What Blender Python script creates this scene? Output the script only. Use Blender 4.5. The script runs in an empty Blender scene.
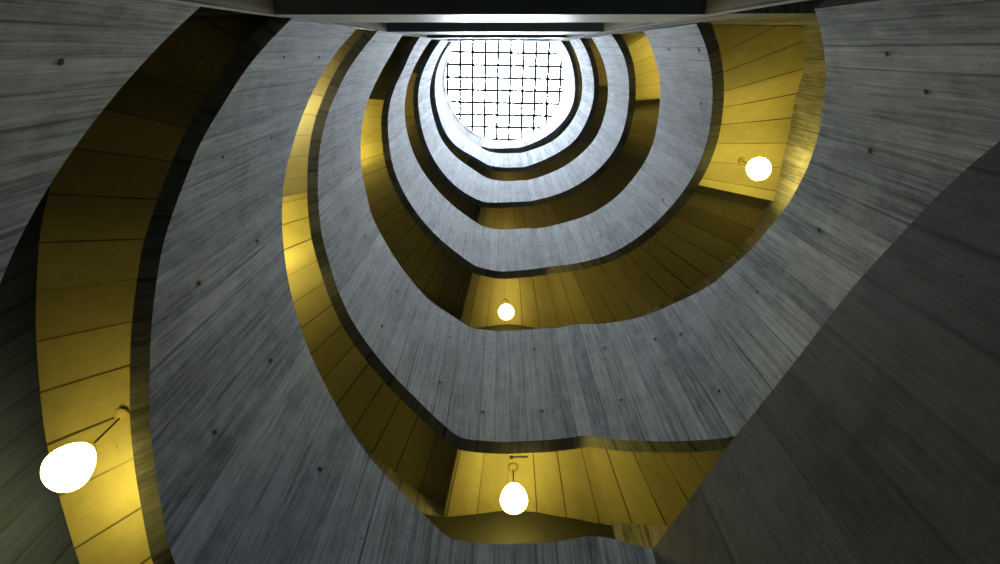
import bpy, bmesh, math, random
import numpy as np
from mathutils import Vector, Matrix

random.seed(7)
SC = bpy.context.scene
COL = SC.collection
PI = math.pi

# ------------------------------------------------------------------ frame of reference
# The camera lies near the straight wall of the stairwell and looks up.  All plan sizes are in
# units of the distance R from the camera to the far side of the well; S turns them into metres.
S = 2.5
CAMZ = 1.25                      # camera above the floor (metres)
FPX = 700.0                      # focal length in pixels of the 1000 x 564 frame
ZX, ZY = 501.0, 49.0             # where vertical lines meet in the photograph
CX, CY, RW = .04, .335, .66      # centre and radius of the round well
RO = 1.05                        # general radius of the outer shell
TRIB = .037                      # thickness of the parapets
DEP = .15                        # soffits lie this far above the parapet's lower edge
YC = .977                        # the far side of the well is flattened here
D = .068                         # the straight wall stands at y = -D
HCEIL = 7.98
SKY_N, SKY_A, SKY_B = 60.0, 22.0, 172.0

_z = np.array([(ZX - 500) / FPX, (ZY - 282) / FPX, 1.0]); _z /= np.linalg.norm(_z)
_V = np.array([0, 1, 0.0]) - _z * _z[1]; _V /= np.linalg.norm(_V)
_U = np.cross(_V, _z)

def uv(x, y):
    a = np.array([(x - 500) / FPX, (y - 282) / FPX, 1.0])
    return a.dot(_U) / a.dot(_z), a.dot(_V) / a.dot(_z)

def well_dist(u, v):
    """distance from the camera axis to the well's face in plan direction (u, v)"""
    L = math.hypot(u, v); dx, dy = u / L, v / L
    b = dx * CX + dy * CY
    t = b + math.sqrt(b * b - (CX * CX + CY * CY - RW * RW))
    if dy > 0:
        t = min(t, YC / dy)
    return t

def plan(x, y):
    """point of the photograph on the well's face -> (angle about the well's centre, height)"""
    u, v = uv(x, y)
    k = well_dist(u, v) / math.hypot(u, v)
    a = math.degrees(math.atan2(v * k - CY, u * k - CX))
    if a < -90: a += 360
    return a, k

def rin(a):
    """inner radius of the well at angle a (degrees)"""
    s = math.sin(math.radians(a))
    return min(RW, (YC - CY) / s) if s > 0 else RW

_RA = [-170, -40, -20, -5, 3, 12, 20, 65, 108, 125, 146, 184, 215]
_RR = [.98, 1.013, 1.012, 1.02, 1.004, 1.01, 1.05, 1.07, 1.03, .975, .965, .98, .98]
def ro(a):
    """radius of the outer wall at angle a"""
    if a > 203: a = max(a - 360, -157)
    return float(np.interp(a, _RA, _RR))

def W(x, y, h):                  # plan units -> metres
    return Vector((x * S, y * S, h * S + CAMZ))

def P(a, r, h):
    t = math.radians(a)
    return W(CX + r * math.cos(t), CY + r * math.sin(t), h)

# edges of the parapets measured on the photograph (upper edge T, lower edge B, per stair turn)
T = {}; B = {}
T[0]=[(207,2),(175,30),(140,67),(107,105),(80,140),(54,178),(27,223),(0,281)]
T[1]=[(357,29),(342,45),(327,66),(316,85),(304,112),(294,141),(287,166),(283,191),(282,211),(283,241),(286,266),(289,284),(296,312),(304,337),(317,369),(332,397),(346,423),(367,454),(397,487),(421,512),(450,539),(475,543),(500,544),(550,543),(575,538.5),(591,535),(612,538),(637,545),(652,550)]
# upper edge of the straight wall that cuts across the well at right
TW=[(652,550),(675,520),(700,485),(732,440),(750,418),(775,387),(810,342),(825,322),(857,282),(902,233),(940,193),(975,161),(1000,141)]
B[1]=[(291,20),(250,64),(225,102),(202,140),(185,181),(172,216),(162,248),(157,281),(152,319),(150,369),(150,422),(154,460),(160,498),(172,560)]
T[2]=[(402,36),(390,57),(377,80),(367,103),(362,125),(361,141),(361,166),(366,191),(372,216),(385,241),(397,261),(412,281),(430,301),(450,314),(471,328),(500,331.5),(525,330),(545,328),(575,324),(607,323),(637,318),(675,303),(716,281.5),(732,266),(750,251),(765,233),(790,201),(805,173),(817,140),(822,112),(826,75),(824,50),(816,12)]
B[2]=[(377,32),(365,47),(350,67),(337,92),(327,117),(321,141),(318,178),(319,211),(322,236),(329,261),(335,282),(350,317),(370,347),(395,377),(417,399),(441,422.5),(462,439),(500,442),(550,440),(582,434),(612,439),(650,441),(700,440),(735,437)]
T[3]=[(431,40),(420,57),(410,77),(405,100),(405,117),(409,140),(417,161),(430,181),(447,200),(470,218),(487,228),(500,230),(530,228),(562,223),(592,213),(615,198),(635,176),(647,158),(654,141),(657,125),(660,100),(659,75),(652,50),(644,31)]
B[3]=[(420,37),(405,67),(392,95),(388,117),(389,141),(391,158),(397,178),(412,206),(432,231),(455,251),(475,266),(500,272),(525,270),(547,266),(582,262),(607,255),(637,238),(662,216),(682,193),(697,168),(707,141),(712,107),(712,80),(707,50),(697,25)]
T[4]=[(449,41),(440,55),(434,70),(430,85),(430,100),(434,117),(441,139),(455,156),(472,168),(485,177),(500,182),(525,180),(550,173),(572,161),(587,148),(595,139.5),(604,117),(608,95),(607,75),(601,55),(591,37)]
B[4]=[(441,40),(430,57),(421,77),(418,97),(420,117),(425,140),(435,161),(450,181),(470,196),(492,203),(515,202),(532,200),(560,193),(582,182),(600,168),(612,153),(620,140.5),(627,112),(629,87),(626,62),(617,42),(611,35)]
B[5]=[(450,44),(442,57),(437,70),(435,92),(439,115),(447,136),(457,147),(475,156),(490,166),(500,168),(520,167),(540,161),(560,151),(575,141),(582,130),(590,112),(594,95),(593,75),(589,57),(580,39)]
T[5]=[(482,148),(490,152),(500,154),(515,153),(535,148),(554,140.5),(565,130),(577,112),(582,95),(582,77),(577,57),(569,40)]
B[6]=[(482,146.5),(490,148),(500,149),(520,147),(537,141),(548,135),(560,125),(571,110),(575,95),(574,77),(570,57),(561,41)]
# left part of the uppermost turn's top, where the stair ends under the skylight
T[5] = [(480.5, 147), (472, 142), (465, 136.5), (457, 128), (453, 122), (447, 110), (444, 101), (442.4, 90), (442.6, 75), (445, 63), (450, 52), (457, 43)][::-1] + T[5]
T[6] = [(482, 141), (494, 143), (507.5, 144), (518, 143), (534, 136.3), (542, 130), (552, 121), (561, 109), (566, 97), (568, 85), (568, 70), (564, 57), (556, 45)]

def smooth(pts, bw):
    q = sorted(plan(*p) for p in pts)
    A = np.array([p[0] for p in q]); H = np.array([p[1] for p in q])
    g = np.arange(math.floor(A[0]), math.ceil(A[-1]) + .5, 1.0)
    lin = np.interp(g, A, H)
    out = []
    for a in g:
        w = np.exp(-.5 * ((g - a) / bw) ** 2)
        m = (w * g).sum() / w.sum(); hm = (w * lin).sum() / w.sum()
        b = (w * (g - m) * (lin - hm)).sum() / max(1e-9, (w * (g - m) ** 2).sum())
        out.append(hm + b * (a - m))
    return g, np.array(out)

BW = {0: 3, 1: 1.2, 2: 1.5, 3: 2.5, 4: 5, 5: 6, 6: 7}
TC = {k: smooth(T[k], BW[k]) for k in T}
BC = {k: smooth(B[k], BW[k]) for k in B}
SL = .0088
def ev(c, a):
    g, h = c
    if a < g[0]: return h[0] + SL * (a - g[0])
    if a > g[-1]: return h[-1] + SL * (a - g[-1])
    return float(np.interp(a, g, h))
HF = -CAMZ / S                   # floor height in plan units
def top(k, a): return ev(TC[k], a)
def bot(k, a):
    if k == 0: return max(HF, top(0, a) - .78)
    return max(HF, ev(BC[k], a))
A0 = math.degrees(math.asin((-D - CY) / RW)); A1 = 180 - A0      # where the round face meets the straight wall

# ------------------------------------------------------------------ materials
def new_mat(name):
    m = bpy.data.materials.new(name); m.use_nodes = True
    nt = m.node_tree
    return m, nt, nt.nodes['Principled BSDF'], nt.nodes.new, nt.links.new

def board_concrete(name, dark, light, board=.11, jw=.075, mott=.85, tonek=.42, joint=.55, vscale=1.0, rough=.75, streak=1.0, bump=.35):
    """concrete cast against upright boards; the UV map is (length along the wall, height) in metres"""
    m, nt, bs, N, Lk = new_mat(name)
    tc = N('ShaderNodeTexCoord'); sep = N('ShaderNodeSeparateXYZ'); Lk(tc.outputs['UV'], sep.inputs[0])
    def math_(op, a, b=None, c=None):
        n = N('ShaderNodeMath'); n.operation = op
        for i, q in enumerate((a, b, c)):
            if q is None: continue
            if isinstance(q, (int, float)): n.inputs[i].default_value = q
            else: Lk(q, n.inputs[i])
        return n.outputs[0]
    def noise(sx, sy, sc, det=4, rgh=.6, w=0):
        mp = N('ShaderNodeMapping'); mp.inputs['Scale'].default_value = (sx, sy, 1); mp.inputs['Location'].default_value = (w, w * .7, 0)
        Lk(tc.outputs['UV'], mp.inputs['Vector'])
        n = N('ShaderNodeTexNoise'); n.inputs['Scale'].default_value = sc; n.inputs['Detail'].default_value = det; n.inputs['Roughness'].default_value = rgh
        Lk(mp.outputs[0], n.inputs['Vector']); return n.outputs['Fac']
    # slightly wavy board coordinate
    wob = noise(.6, .25, 1.0, 2, .5, 3)
    ux = math_('ADD', sep.outputs['X'], math_('MULTIPLY', wob, .03))
    bd = math_('DIVIDE', ux, board)
    idx = math_('FLOOR', bd); fr = math_('FRACT', bd)
    wn = N('ShaderNodeTexWhiteNoise'); wn.noise_dimensions = '1D'; Lk(idx, wn.inputs['W'])
    tone = wn.outputs['Value']
    wn2 = N('ShaderNodeTexWhiteNoise'); wn2.noise_dimensions = '1D'; Lk(math_('ADD', idx, 71.3), wn2.inputs['W'])
    edge = math_('MINIMUM', fr, math_('SUBTRACT', 1.0, fr))
    jl = math_('SUBTRACT', 1.0, math_('SMOOTH_MIN', math_('DIVIDE', edge, jw), 1.0, .2))
    jl = math_('MULTIPLY', math_('MAXIMUM', jl, 0.0), math_('POWER', wn2.outputs['Value'], .7))
    jl = math_('MULTIPLY', jl, math_('MULTIPLY_ADD', noise(5, 1.1, 1.0, 3, .6, 9), 2.6, -.55))
    wn3 = N('ShaderNodeTexWhiteNoise'); wn3.noise_dimensions = '1D'; Lk(math_('FLOOR', math_('DIVIDE', sep.outputs['X'], 1.13)), wn3.inputs['W'])
    grain = noise(60, 1.5 * vscale, 1.0, 6, .72)
    grain2 = noise(9, .8 * vscale, 1.0, 4, .6, 5)
    blot = noise(1.3, 1.1, 1.0, 5, .62, 11)
    scuff = noise(11, 7, 1.0, 5, .7, 21)
    pit = noise(26, 22, 1.0, 3, .7, 2)
    v = math_('MULTIPLY', math_('SUBTRACT', grain, .5), 2.3 * streak)
    v = math_('ADD', v, math_('MULTIPLY', math_('SUBTRACT', grain2, .5), .75 * streak))
    v = math_('ADD', v, math_('MULTIPLY', math_('SUBTRACT', tone, .5), tonek))
    v = math_('ADD', v, math_('MULTIPLY', math_('SUBTRACT', blot, .5), mott))
    v = math_('ADD', v, math_('MULTIPLY', math_('SUBTRACT', wn3.outputs['Value'], .5), .15 * streak))
    v = math_('ADD', v, math_('MULTIPLY', math_('SUBTRACT', scuff, .5), .95 * min(1, mott)))
    v = math_('ADD', v, .5)
    cr = N('ShaderNodeMix'); cr.data_type = 'RGBA'; cr.clamp_factor = True
    cr.inputs[6].default_value = (*dark, 1); cr.inputs[7].default_value = (*light, 1)
    Lk(v, cr.inputs[0])
    mx = N('ShaderNodeMix'); mx.data_type = 'RGBA'; mx.clamp_factor = True
    Lk(cr.outputs[2], mx.inputs[6]); mx.inputs[7].default_value = (*[c * .22 for c in dark], 1)
    pits = math_('MULTIPLY', math_('GREATER_THAN', pit, .685), .6)
    Lk(math_('MAXIMUM', math_('MULTIPLY', jl, joint * 2.2), pits), mx.inputs[0])
    Lk(mx.outputs[2], bs.inputs['Base Color'])
    bs.inputs['Roughness'].default_value = rough
    bs.inputs['Specular IOR Level'].default_value = .25
    bp = N('ShaderNodeBump'); bp.inputs['Strength'].default_value = bump; bp.inputs['Distance'].default_value = .004
    hgt = math_('SUBTRACT', math_('ADD', math_('MULTIPLY', grain, .6), math_('MULTIPLY', tone, .5)), math_('MULTIPLY', jl, 1.5))
    Lk(hgt, bp.inputs['Height']); Lk(bp.outputs[0], bs.inputs['Normal'])
    return m

def plain(name, col, rough=.5, metal=0.0, var=.12, scale=6.0, spec=.5):
    m, nt, bs, N, Lk = new_mat(name)
    tc = N('ShaderNodeTexCoord'); n = N('ShaderNodeTexNoise'); n.inputs['Scale'].default_value = scale; n.inputs['Detail'].default_value = 5
    Lk(tc.outputs['Object'], n.inputs['Vector'])
    r = N('ShaderNodeMix'); r.data_type = 'RGBA'
    r.inputs[6].default_value = (*[c * (1 - var) for c in col], 1); r.inputs[7].default_value = (*[min(1, c * (1 + var)) for c in col], 1)
    Lk(n.outputs['Fac'], r.inputs[0]); Lk(r.outputs[2], bs.inputs['Base Color'])
    bs.inputs['Roughness'].default_value = rough; bs.inputs['Metallic'].default_value = metal; bs.inputs['Specular IOR Level'].default_value = spec
    return m

def emitter(name, col, strength):
    m = bpy.data.materials.new(name); m.use_nodes = True; nt = m.node_tree
    nt.nodes.clear(); e = nt.nodes.new('ShaderNodeEmission'); o = nt.nodes.new('ShaderNodeOutputMaterial')
    e.inputs['Color'].default_value = (*col, 1); e.inputs['Strength'].default_value = strength
    nt.links.new(e.outputs[0], o.inputs[0]); return m

def glass(name):
    m = bpy.data.materials.new(name); m.use_nodes = True; nt = m.node_tree
    nt.nodes.clear(); N = nt.nodes.new
    t = N('ShaderNodeBsdfTransparent'); t.inputs['Color'].default_value = (.93, .96, .97, 1)
    g = N('ShaderNodeBsdfGlossy'); g.inputs['Roughness'].default_value = .05
    fr = N('ShaderNodeFresnel'); fr.inputs['IOR'].default_value = 1.3
    mx = N('ShaderNodeMixShader'); o = N('ShaderNodeOutputMaterial')
    nt.links.new(fr.outputs[0], mx.inputs[0]); nt.links.new(t.outputs[0], mx.inputs[1]); nt.links.new(g.outputs[0], mx.inputs[2])
    nt.links.new(mx.outputs[0], o.inputs[0]); return m

M = {}
M['concrete'] = board_concrete('board_marked_concrete', (.082, .102, .142), (.575, .645, .80))
M['shaded'] = board_concrete('shaded_dark_concrete', (.03, .03, .03), (.12, .12, .12), board=.3)  # dark tone stands in for shade; on stair tops it cuts bounce light
M['edge'] = board_concrete('shaded_edge_concrete', (.075, .078, .07), (.27, .28, .255), board=.3)  # darker tone is the shade under the parapets, put into the colour
M['back'] = board_concrete('stair_side_concrete', (.10, .10, .10), (.3, .3, .29))
M['pale'] = board_concrete('lit_pier_concrete', (.36, .38, .41), (.70, .73, .77), board=.16, streak=.8, rough=.9)  # lighter copy of the concrete: daylight on the piers put into the colour
M['concrete_wall'] = board_concrete('outer_wall_concrete', (.10, .10, .095), (.38, .37, .34), board=.16, streak=1.2)
M['dark_wall'] = board_concrete('dark_wall_concrete', (.052, .058, .068), (.19, .21, .24), board=.24, mott=1.5, tonek=.3, streak=.7)  # darker than the parapet concrete
M['unlit_wall'] = board_concrete('unlit_left_wall', (.006, .010, .036), (.022, .036, .115), board=.14)  # shade put into the colour: near-black navy stays dark beside the lamp
M['soffit'] = board_concrete('soffit_concrete', (.25, .215, .095), (.50, .44, .20), board=.2, jw=.035, joint=1.3, tonek=.4, streak=.1, mott=.7, vscale=.5, rough=.6, bump=.1)  # yellow tint stands in for warm lamp bounce on grey concrete
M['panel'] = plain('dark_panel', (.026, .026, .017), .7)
M['hole'] = plain('tie_hole_shadow', (.008, .008, .009), .9)
M['landing'] = plain('landing_shade_tone', (.13, .165, .23), .45, var=.08)  # dark blue stands in for the shade under the landings
M['fascia'] = plain('landing_fascia_paint', (.68, .76, .86), .5, var=.06, spec=.8)
M['ceiling'] = plain('ceiling_plaster', (.85, .85, .80), .8)
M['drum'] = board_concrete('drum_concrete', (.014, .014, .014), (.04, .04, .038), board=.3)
M['floor'] = plain('stone_floor', (.06, .06, .065), .6, scale=3)
M['bars'] = plain('skylight_bar_paint', (.03, .032, .035), .5)
M['glass'] = glass('skylight_glass')
M['lamp'] = emitter('lamp_glass_glow', (1.0, .80, .17), 37.0)
M['lamp_mid'] = emitter('lamp_glass_mid_glow', (1.0, .78, .19), 27.0)
M['lamp_pale'] = emitter('lamp_glass_pale_glow', (1.0, .88, .46), 62.0)
M['lamp_dim'] = emitter('lamp_glass_dim_glow', (1.0, .74, .2), 12.0)
M['brass'] = plain('lamp_fitting_paint', (.42, .34, .12), .4)
M['cable'] = plain('lamp_cable', (.03, .025, .012), .6)

# ------------------------------------------------------------------ mesh helpers
class MB:
    def __init__(s): s.v = []; s.f = []; s.uv = []; s.m = []; s.sm = []
    def quad(s, pts, uvs, mi=0, smooth=False):
        b = len(s.v); s.v += [tuple(p) for p in pts]; s.f.append(tuple(range(b, b + len(pts)))); s.uv += list(uvs); s.m.append(mi); s.sm.append(smooth)
    def build(s, name, mats, parent=None, merge=True):
        me = bpy.data.meshes.new(name)
        org = parent.matrix_world.translation if parent else Vector((0, 0, 0))
        if parent: org = Vector(parent.location)
        me.from_pydata([tuple(Vector(p) - org) for p in s.v], [], s.f)
        l = me.uv_layers.new(name='UVMap')
        for i, q in enumerate(s.uv): l.data[i].uv = q
        me.polygons.foreach_set('material_index', s.m); me.polygons.foreach_set('use_smooth', s.sm)
        for m in (mats if isinstance(mats, (list, tuple)) else [mats]): me.materials.append(m)
        if merge:
            bm = bmesh.new(); bm.from_mesh(me); bmesh.ops.remove_doubles(bm, verts=bm.verts, dist=1e-5)
            bmesh.ops.recalc_face_normals(bm, faces=bm.faces); bm.to_mesh(me); bm.free()
            me.set_sharp_from_angle(angle=math.radians(25))
        o = bpy.data.objects.new(name, me); COL.objects.link(o)
        if parent: o.parent = parent
        return o
    def sweep(s, angs, ring, mats=None):
        """closed section swept about the well; ring(a) -> [(r, h), ...]"""
        prev = None
        for a in angs:
            pts = ring(a); w = [P(a, r, h) for r, h in pts]
            if prev:
                a0, p0, w0 = prev; n = len(pts)
                for i in range(n):
                    j = (i + 1) % n
                    upright = abs(p0[i][1] - p0[j][1]) > abs(p0[i][0] - p0[j][0])
                    def q(aa, pt):
                        arc = math.radians(aa) * (.66 if upright and pt[0] < .75 else .9 if not upright else 1.06) * S
                        return (arc, (pt[1] if upright else pt[0]) * S)
                    s.quad([w0[i], w0[j], w[j], w[i]], [q(a0, p0[i]), q(a0, p0[j]), q(a, pts[j]), q(a, pts[i])], mats[i] if mats else 0, True)
            else:
                s.quad(list(reversed(w)), [(p[0] * S, p[1] * S) for p in reversed(pts)])
            prev = (a, pts, w)
        s.quad(prev[2], [(p[0] * S, p[1] * S) for p in prev[1]])
    def box(s, x0, x1, y0, y1, h0, h1, mi=0, under=None):
        c = [W(x, y, h) for h in (h0, h1) for y in (y0, y1) for x in (x0, x1)]
        for idx, ax in (((0, 1, 5, 4), 'xz'), ((2, 6, 7, 3), 'xz'), ((0, 4, 6, 2), 'yz'), ((1, 3, 7, 5), 'yz'), ((0, 2, 3, 1), 'xy'), ((4, 5, 7, 6), 'xy')):
            pts = [c[i] for i in idx]
            u = [(p.x, p.z) if ax == 'xz' else (p.y, p.z) if ax == 'yz' else (p.x, p.y) for p in pts]
            s.quad(pts, u, under if under is not None and idx == (0, 2, 3, 1) else mi)
    def lathe(s, base, prof, n=32, mi=0, smooth=True):
        """prof: list of (radius, z) in metres about the vertical through base"""
        rows = [[(base.x + r * math.cos(2 * PI * i / n), base.y + r * math.sin(2 * PI * i / n), base.z + z) for i in range(n)] for r, z in prof]
        for k in range(len(rows) - 1):
            for i in range(n):
                j = (i + 1) % n
                s.quad([rows[k][i], rows[k][j], rows[k + 1][j], rows[k + 1][i]], [(i / n, k), (j / n, k), (j / n, k + 1), (i / n, k + 1)], mi, smooth)
        s.quad(list(reversed(rows[0])), [(0, 0)] * n, mi); s.quad(rows[-1], [(0, 0)] * n, mi)

def tag(o, label=None, cat=None, group=None, kind=None):
    if label: o['label'] = label
    if cat: o['category'] = cat
    if group: o['group'] = group
    if kind: o['kind'] = kind
    return o
def empty(name, loc):
    o = bpy.data.objects.new(name, None); COL.objects.link(o); o.location = loc; o.empty_display_size = .2
    return o
def frange(a, b, st=1.0):
    n = max(1, int(math.ceil((b - a) / st - 1e-6)))
    return [a + (b - a) * i / n for i in range(n + 1)]

# ------------------------------------------------------------------ the stair turns
# soffits are level for a few steps below each break angle, then climb steeply
BREAKS = {1: [], 2: [(102, 28, .075), (169, 5, .01), (201, 12, .10)], 3: [(12, 17, .06), (104, 30, .13), (185, 14, .06)],
          4: [(-5, 14, .06), (104, 30, .13), (193, 14, .06)], 5: [(-5, 14, .06), (104, 30, .13), (193, 14, .06)], 6: [(-5, 14, .06)]}
def soffit(k, a):
    base = bot(k, a) + DEP
    if k >= 3 and 26 < a < 74:                      # the flight leaves the far landing at a gentler pitch
        base += .03 * math.sin(PI * (a - 26) / 48) ** 2
    for a0, wd, st in BREAKS.get(k, []):
        zf = bot(k, a0 - wd * .6) + DEP
        if wd < 20 and a0 - wd <= a <= a0: return zf
        if wd < 20 and a0 - wd - 10 < a < a0 - wd:
            t = (a - (a0 - wd - 10)) / 10; return base * (1 - t) + zf * t
        ln = 26 if wd > 20 else 40
        if a0 < a < a0 + ln:                        # a step up where the next flight begins
            t = (a - a0) / ln
            return base + (zf - bot(k, a0) - DEP + st) * (1 - t) if wd < 20 else base + st * (1 - t)
    return base

RANGE = {0: (150, A1), 1: (A0, A1), 2: (A0, A1), 3: (A0, A1), 4: (A0, A1), 5: (A0, A1), 6: (A0, 111)}
SOFF = {0: None, 1: (84, A1), 2: (A0, A1), 3: (A0, A1), 4: (A0, A1), 5: (A0, A1), 6: (A0, 111)}
TLAB = {0: 'lowest concrete stair parapet, a dim bare face across the upper left corner',
        1: 'concrete stair turn with broad grey parapet running down the left and across the bottom',
        2: 'concrete stair ring whose lower edge is right above the egg-shaped lamp at bottom centre',
        3: 'concrete stair ring whose lower edge is right above the small round middle lamp',
        4: 'pale concrete stair ring just inside the one above the small middle lamp',
        5: 'narrow bright concrete stair ring directly around the short topmost parapet',
        6: 'short bright topmost parapet ending abruptly below the skylight at its lower left'}
HOLES = {0: [(61, 62)],
         1: [(215, 432), (320, 469), (271, 360), (257, 241), (272, 137), (284, 57), (319, 57), (223, 157), (199, 283)],
         2: [(887, 54), (926, 92), (870, 151), (819, 230), (757, 292), (351, 168), (365, 235), (397, 291), (382, 326), (450, 337), (440, 382), (484, 349), (483, 412), (534, 349), (604, 348), (621, 400), (542, 411), (681, 334), (719, 391), (655, 339)],
         3: [(699, 50), (701, 103), (669, 49), (663, 200), (600, 236), (540, 246), (430, 205)]}

def outer_r(a):
    s = math.sin(math.radians(a))
    return ro(a) if s >= 0 else min(ro(a), (D + CY) / -s + .003)

turns = {}
for k in range(7):
    lo, hi = RANGE[k]
    mid = (lo + hi) / 2
    root = empty('stair_turn' if k in (1, 2, 3, 4, 5, 6) else 'stair_parapet', P(mid, RW, bot(k, mid)))
    tag(root, TLAB[k], 'stair'); turns[k] = root
    mb = MB()
    mb.sweep(frange(lo, hi), lambda a: [(rin(a), bot(k, a)), (rin(a), max(top(k, a), bot(k, a) + .05)), (rin(a) + TRIB, max(top(k, a), bot(k, a) + .05)), (rin(a) + TRIB, bot(k, a))], [0, 0, 2, 1])
    par = mb.build('parapet', [M['concrete'], M['edge'], M['back']], root)
    if k in HOLES:                                  # form-tie holes: dark discs on the face, coloured as the shade inside
        for px in HOLES[k]:
            hb = MB(); a, h = plan(*px); c = P(a, rin(a), h); t = math.radians(a)
            nrm = Vector((-math.cos(t), -math.sin(t), 0)); tn = Vector((-math.sin(t), math.cos(t), 0)); up = Vector((0, 0, 1))
            rr = (.0052 if k < 3 else .008) * S * random.uniform(.8, 1.15)
            ringp = [c + nrm * .003 + (tn * math.cos(2 * PI * i / 10) + up * math.sin(2 * PI * i / 10)) * rr for i in range(10)]
            back = [p - nrm * .012 for p in ringp]
            hb.quad(ringp, [(0, 0)] * 10)
            for i in range(10): hb.quad([ringp[i], ringp[(i + 1) % 10], back[(i + 1) % 10], back[i]], [(0, 0)] * 4)
            hb.build('tie_hole', M['hole'], root)
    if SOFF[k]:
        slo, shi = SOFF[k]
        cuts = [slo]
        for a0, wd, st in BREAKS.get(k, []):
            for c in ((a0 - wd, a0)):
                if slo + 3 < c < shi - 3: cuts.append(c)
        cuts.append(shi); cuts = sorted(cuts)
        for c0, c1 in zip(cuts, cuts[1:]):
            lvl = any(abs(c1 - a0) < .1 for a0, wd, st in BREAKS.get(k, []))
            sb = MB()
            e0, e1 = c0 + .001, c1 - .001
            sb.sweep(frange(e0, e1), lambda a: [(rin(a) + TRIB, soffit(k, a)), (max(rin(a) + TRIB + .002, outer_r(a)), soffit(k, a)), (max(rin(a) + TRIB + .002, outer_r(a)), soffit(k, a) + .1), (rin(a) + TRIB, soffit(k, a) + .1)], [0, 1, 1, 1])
            sb.build('landing_soffit' if lvl else 'flight_soffit', [M['soffit'], M['shaded']], root)
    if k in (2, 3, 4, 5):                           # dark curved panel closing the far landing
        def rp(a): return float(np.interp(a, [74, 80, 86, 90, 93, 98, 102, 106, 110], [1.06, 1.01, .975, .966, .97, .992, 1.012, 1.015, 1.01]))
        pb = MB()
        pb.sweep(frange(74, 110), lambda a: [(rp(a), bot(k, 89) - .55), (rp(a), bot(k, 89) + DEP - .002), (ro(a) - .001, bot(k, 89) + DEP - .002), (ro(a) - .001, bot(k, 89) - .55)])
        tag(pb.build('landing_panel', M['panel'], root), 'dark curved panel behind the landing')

# ------------------------------------------------------------------ the shell
def cyl(name, mat, a0, a1, h0, h1, th=.06):
    mb = MB(); full = abs(a1 - a0 - 360) < .1
    mb.sweep(frange(a0, a1, 2), lambda a: [(ro(a), h0), (ro(a), h1), (ro(a) + th, h1), (ro(a) + th, h0)])
    return tag(mb.build(name, mat), kind='structure')
cyl('wall_left', M['unlit_wall'], 118, 203, HF, 1.75)
cyl('wall_back', M['shaded'], -157, -25, HF, 1.75)  # darkened by colour so the space behind the straight wall looks unlit
cyl('wall_outer', M['concrete_wall'], -25, 118, HF, 1.75)
cyl('wall_upper', M['concrete_wall'], -157, 203, 1.75, HCEIL + .1)

mb = MB()                                            # straight wall: piers beside the openings and the wings behind the stair
OX0, OX1 = -.478, .43
DB = -D - .13
CH = [(-1.0, OX0), (OX1, 1.06)]
HB = [1.578, 3.12, 4.83, 6.63]                       # lower edges of the landings
HT = [2.04, 3.72, 5.35, 7.1]
mb.box(-.505, OX0, DB, -D, HF, HCEIL, 1)
mb.box(OX1, .455, DB, -D, HF, HCEIL, 1)
mb.box(-.90, -.505, DB, -D - .004, HB[0], 2.45, 3)  # lower left wing: shade painted in with the dark concrete
mb.box(-.90, -.505, DB, -D - .004, 2.45, HCEIL)
mb.box(.455, .955, DB, -D - .004, HB[0] + .03, HCEIL, 2)
tag(mb.build('wall_straight', [M['back'], M['pale'], M['concrete_wall'], M['shaded']]), kind='structure')

LLAB = ['nearest and widest dark landing along the top edge of the photo',
        'second dark landing, the next narrower bar inside the widest one',
        'third dark landing, a thin bar below the second one',
        'smallest dark landing, thin bar touching the skylight grid']
for i, (h0, h1) in enumerate(zip(HB, HT)):
    root = tag(empty('landing', W(0, -D, h0)), LLAB[i], 'landing', )
    sl = MB(); sl.box(OX0 - .0005, OX1 + .0005, -D - .62, -D - .02, h0, h0 + .1)
    sl.build('slab', M['landing'], root)
    fb = MB(); fb.box(OX0, OX1, -D - .02, -D - .001, h0, h1, 0, 1)  # underside takes the dark landing tone as its shade
    tag(fb.build('balustrade', [M['fascia'], M['landing']], root), 'pale balustrade of the landing')

fl = MB(); fl.sweep(frange(-157, 203, 3), lambda a: [(.0, HF - .04), (.0, HF), (ro(a) + .06, HF), (ro(a) + .06, HF - .04)])
tag(fl.build('floor', M['floor']), kind='structure')
# straight dark wall cutting across the well at right; its top slopes gently
def chord_pts():
    a0_, h0 = plan(*TW[0]); A_ = P(a0_, rin(a0_), 0) / S
    u, v = uv(*TW[-1]); B_ = Vector((u * .9, v * .9, 0))
    out = []
    for px in TW:
        u, v = uv(*px)
        dx, dy = B_.x - A_.x, B_.y - A_.y
        k = (A_.x * dy - A_.y * dx) / (u * dy - v * dx)     # k * (u, v) lies on the line A-B
        out.append((u * k, v * k, k))
    return out
cp = chord_pts()
dd = Vector((cp[-1][0] - cp[0][0], cp[-1][1] - cp[0][1])).normalized(); nn = Vector((-dd.y, dd.x))
if nn.dot(Vector((cp[0][0], cp[0][1]))) < 0: nn = -nn
last = cp[-1]; cp.append((last[0] + dd.x * .25, last[1] + dd.y * .25, last[2] - .07))
wb = MB(); run = 0
secs = []
for i, (x, y, h) in enumerate(cp):
    if i: run += math.hypot(x - cp[i - 1][0], y - cp[i - 1][1])
    secs.append((run * S, [W(x, y, HF), W(x, y, h), W(x + nn.x * .05, y + nn.y * .05, h), W(x + nn.x * .05, y + nn.y * .05, HF)]))
for (r0, p0), (r1, p1) in zip(secs, secs[1:]):
    for i in range(4):
        j = (i + 1) % 4
        f = (lambda r, p: (r, p.z)) if i in (0, 2) else (lambda r, p: (r, .3))
        wb.quad([p0[i], p0[j], p1[j], p1[i]], [f(r0, p0[i]), f(r0, p0[j]), f(r1, p1[j]), f(r1, p1[i])])
wb.quad(secs[0][1][::-1], [(0, 0)] * 4); wb.quad(secs[-1][1], [(0, 0)] * 4)
tag(wb.build('wall_right', M['dark_wall']), kind='structure')
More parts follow.
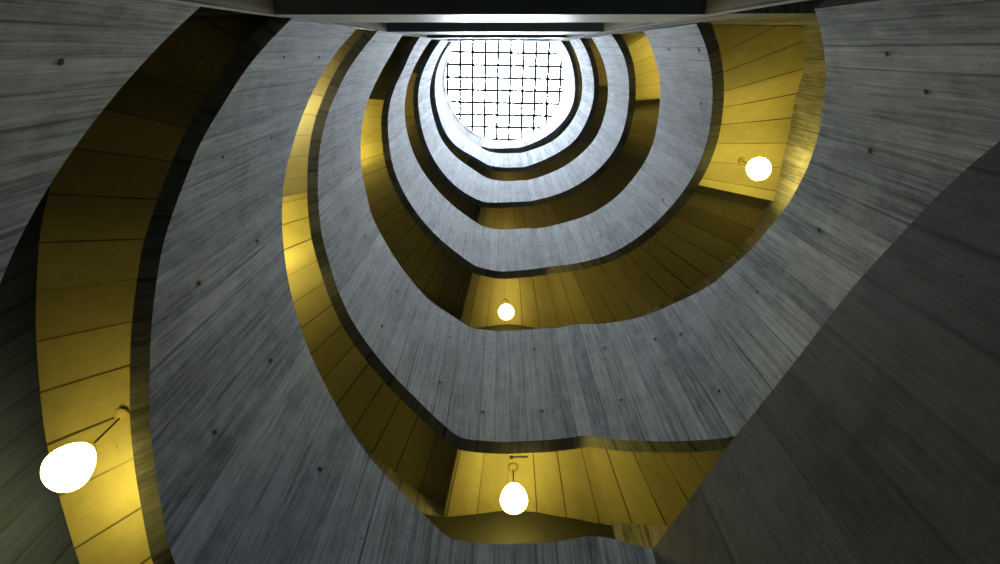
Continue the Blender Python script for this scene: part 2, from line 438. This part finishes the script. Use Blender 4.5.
for px in [(922, 348), (955, 371), (882, 294), (840, 430)]:
    pass
cb = MB(); cb.sweep(frange(-157, 203, 2), lambda a: [(RW, HCEIL), (ro(a) + .06, HCEIL), (ro(a) + .06, HCEIL + .1), (RW, HCEIL + .1)])
tag(cb.build('ceiling', M['ceiling']), kind='structure')

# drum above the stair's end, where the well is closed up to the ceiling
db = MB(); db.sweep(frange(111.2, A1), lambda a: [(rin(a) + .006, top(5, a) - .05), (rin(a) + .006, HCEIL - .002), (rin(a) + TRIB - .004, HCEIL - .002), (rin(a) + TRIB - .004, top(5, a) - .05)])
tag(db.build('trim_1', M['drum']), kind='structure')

db = MB(); db.sweep(frange(A0, 110.8), lambda a: [(rin(a) + .004, top(6, a) - .03), (rin(a) + .004, HCEIL - .002), (rin(a) + TRIB - .004, HCEIL - .002), (rin(a) + TRIB - .004, top(6, a) - .03)])
tag(db.build('trim_2', M['ceiling']), kind='structure')

# skylight: frame, square grid of bars, panes
win = tag(empty('window_1', W(CX, CY, HCEIL + .1)), 'round skylight with a square grid of thin dark bars', None, None, 'structure')
HG = HCEIL + .13
rot = math.radians(1.2)
gu, gv = .0172 * (HG), .01655 * HG
u0, v0 = .01238 * HG, .05474 * HG
gb = MB()
def bar(p, q, wd, dp):
    d = Vector((q[0] - p[0], q[1] - p[1])).normalized(); n = Vector((-d.y, d.x)) * wd / 2
    c = [(p[0] + n.x, p[1] + n.y), (q[0] + n.x, q[1] + n.y), (q[0] - n.x, q[1] - n.y), (p[0] - n.x, p[1] - n.y)]
    lo = [W(x, y, HG) for x, y in c]; hi_ = [W(x, y, HG + dp) for x, y in c]
    z4 = [(0, 0)] * 4
    gb.quad(list(reversed(lo)), z4); gb.quad(hi_, z4)
    for i in range(4): gb.quad([lo[i], lo[(i + 1) % 4], hi_[(i + 1) % 4], hi_[i]], z4)
ex, ey = Vector((math.cos(rot), math.sin(rot))), Vector((-math.sin(rot), math.cos(rot)))
for i in range(-7, 8):
    c = Vector((u0, v0)) + ex * gu * i
    bar(c - ey * gv * 7, c + ey * gv * 7, .0305, .02)
    c = Vector((u0, v0)) + ey * gv * i
    bar(c - ex * gu * 7, c + ex * gu * 7, .0295, .018)
gb.build('glazing_bars', M['bars'], win)
pb = MB(); pb.box(u0 - .95, u0 + .95, v0 - .95, v0 + .95, HG + .022, HG + .026)
pb.build('pane', M['glass'], win)
fb = MB(); fb.sweep(frange(-157, 203, 3), lambda a: [(.76, HCEIL + .1), (.76, HG), (.80, HG), (.80, HCEIL + .1)])
fb.build('curb', M['ceiling'], win)

# ------------------------------------------------------------------ pendant lamps
def lamp(pos, hs, hb, label, dia=.2, group=None, anchor=False, glow='lamp'):
    """pos: plan point; hs: soffit height, hb: height of the globe's centre (plan units)"""
    x, y = pos
    root = tag(empty('pendant_lamp', W(x, y, hs)), label, 'lamp', group)
    c = W(x, y, hb); topz = W(x, y, hs); R_ = dia / 2
    m1 = MB(); m1.lathe(topz, [(.038, -.002), (.038, -.012), (.032, -.02), (.016, -.03), (.008, -.034)], 24)
    m1.build('canopy', M['brass'], root)
    # pear shaped glass: full below, drawn in towards the neck
    prof = []
    for i in range(25):
        t = i / 24 * PI
        z = -math.cos(t) * R_ * (1.0 if t < PI / 2 else 1.75)
        r = math.sin(t) * R_ * (1.0 if t < PI / 2 else (1 - .25 * ((t - PI / 2) / (PI / 2)) ** 1.0))
        prof.append((max(r, .012 if i == 24 else .002), z))
    m3 = MB(); m3.lathe(c, prof, 40); m3.build('lamp_glass', M[glow], root)
    neck = c.z + R_ * 1.64
    m4 = MB(); m4.lathe(Vector((c.x, c.y, neck)), [(R_ * .40, -.018), (R_ * .36, .01), (R_ * .2, .028), (.010, .045)], 24)
    m4.build('cap', M['brass'], root)
    m2 = MB(); m2.lathe(Vector((c.x, c.y, neck + .04)), [(.0045, 0), (.0045, topz.z - neck - .07)], 8)
    m2.build('cable', M['cable'], root)
    if anchor:
        m5 = MB(); p = topz + Vector((-.012, -.085, 0)); m5.lathe(p, [(.014, -.001), (.014, -.012), (.006, -.016)], 12)
        q = p + Vector((.045, 0, 0))
        m5.box(p.x / S, (p.x + .12) / S, (p.y - .005) / S, (p.y + .004) / S, (p.z - CAMZ - .006) / S, (p.z - CAMZ) / S)
        m5.build('anchor_bolt', M['cable'], root)
    return root

def lamp_px(k, px_fix, ratio, label, dia, **kw):
    u, v = uv(*px_fix); L = math.hypot(u, v)
    h = 2.0
    for _ in range(30):                              # find the soffit above this pixel
        a = math.degrees(math.atan2(v * h - CY, u * h - CX))
        if a < -90: a += 360
        h = soffit(k, a)
    return lamp((u * h, v * h), h, h * ratio, label, dia, **kw)

def lamp_at(k, a, r, drop, label, dia=.2, **kw):
    t = math.radians(a); h = soffit(k, a)
    return lamp((CX + r * math.cos(t), CY + r * math.sin(t)), h, h - drop, label, dia, **kw)

GL = 'pendant lamps under the stair soffits'
lamp_px(1, (123, 415), .847, 'large glowing pear-shaped pendant lamp at lower left, largest of all', .18, group=GL)
lamp_px(2, (513, 467), .911, 'glowing egg-shaped pendant lamp at bottom centre below the yellow landing', .185, group=GL, anchor=True)
lamp_px(3, (742, 161), .931, 'round glowing pendant lamp on the yellow soffit at right', .2, group=GL)
lamp_px(3, (506, 301.5), .955, 'small round glowing pendant lamp at the middle of the photo', .185, group=GL, glow='lamp_mid')
HL = 'pendant lamps concealed behind parapets'
HID = [(2, 164, .93, 'lamp concealed behind the broad left parapet, seen only by its yellow glow'),
       (2, 195, .92, 'lamp concealed at upper left, lighting the cream stretch of soffit beside the broad parapet'),
       (3, 174, .93, 'lamp concealed left of centre, lighting the short golden soffit of the mid-height turn'),
       (4, 181, .93, 'lamp concealed left of the skylight behind the third parapet'),
       (4, 91, .95, 'lamp concealed below the skylight, lighting the brown soffit above the small round lamp'),
       (4, -12, .90, 'lamp concealed right of the skylight behind the mid-height parapet'),
       (5, 91, .95, 'lamp concealed just below the skylight, lighting the narrow gold soffit'),
       (5, -12, .90, 'lamp concealed right of the skylight behind the pale parapet'),
       (6, -12, .90, 'lamp concealed closest to the right edge of the skylight')]
for k, a, r, lab in HID:
    lamp_at(k, a, r, .17, 'pendant ' + lab, group=HL, glow='lamp_pale' if a == 195 else 'lamp' if k < 4 or a == -12 and k == 4 else 'lamp_dim')

# ------------------------------------------------------------------ daylight, camera
wd = bpy.data.worlds.new('sky'); SC.world = wd; wd.use_nodes = True
nt = wd.node_tree; N = nt.nodes.new; Lk = nt.links.new
bg = nt.nodes['Background']
tc = N('ShaderNodeTexCoord'); sp = N('ShaderNodeSeparateXYZ'); Lk(tc.outputs['Generated'], sp.inputs[0])
mx_ = N('ShaderNodeMath'); mx_.operation = 'MAXIMUM'; Lk(sp.outputs['Z'], mx_.inputs[0]); mx_.inputs[1].default_value = 0
pw = N('ShaderNodeMath'); pw.operation = 'POWER'; Lk(mx_.outputs[0], pw.inputs[0]); pw.inputs[1].default_value = SKY_N
ml = N('ShaderNodeMath'); ml.operation = 'MULTIPLY_ADD'; Lk(pw.outputs[0], ml.inputs[0]); ml.inputs[1].default_value = SKY_B; ml.inputs[2].default_value = SKY_A
Lk(ml.outputs[0], bg.inputs['Strength']); bg.inputs['Color'].default_value = (.88, .93, 1.0, 1)

lt = bpy.data.lights.new('skylight_portal', 'AREA'); lt.shape = 'RECTANGLE'; lt.size = 1.75 * S; lt.size_y = 1.75 * S
lt.cycles.is_portal = True
lo_ = bpy.data.objects.new('skylight_portal', lt); COL.objects.link(lo_); lo_.location = W(CX, CY, HG + .05)

cam = bpy.data.cameras.new('camera'); cam.sensor_fit = 'HORIZONTAL'; cam.sensor_width = 36; cam.lens = 36 * FPX / 1000
cam.clip_start = .02; cam.clip_end = 200
co = bpy.data.objects.new('camera', cam); COL.objects.link(co)
r_ = [(_U[0], -_U[1], -_U[2]), (_V[0], -_V[1], -_V[2]), (_z[0], -_z[1], -_z[2])]
mw = Matrix(r_).to_4x4(); mw.translation = (0, 0, CAMZ); co.matrix_world = mw
SC.camera = co

vs = SC.view_settings
vs.view_transform = 'Standard'; vs.look = 'None'; vs.exposure = 0.0; vs.gamma = 1.0; vs.use_curve_mapping = False
SC.cycles.max_bounces = 10; SC.cycles.diffuse_bounces = 6; SC.cycles.transparent_max_bounces = 12
SC.cycles.sample_clamp_indirect = 8.0
SC.cycles.use_denoising = True
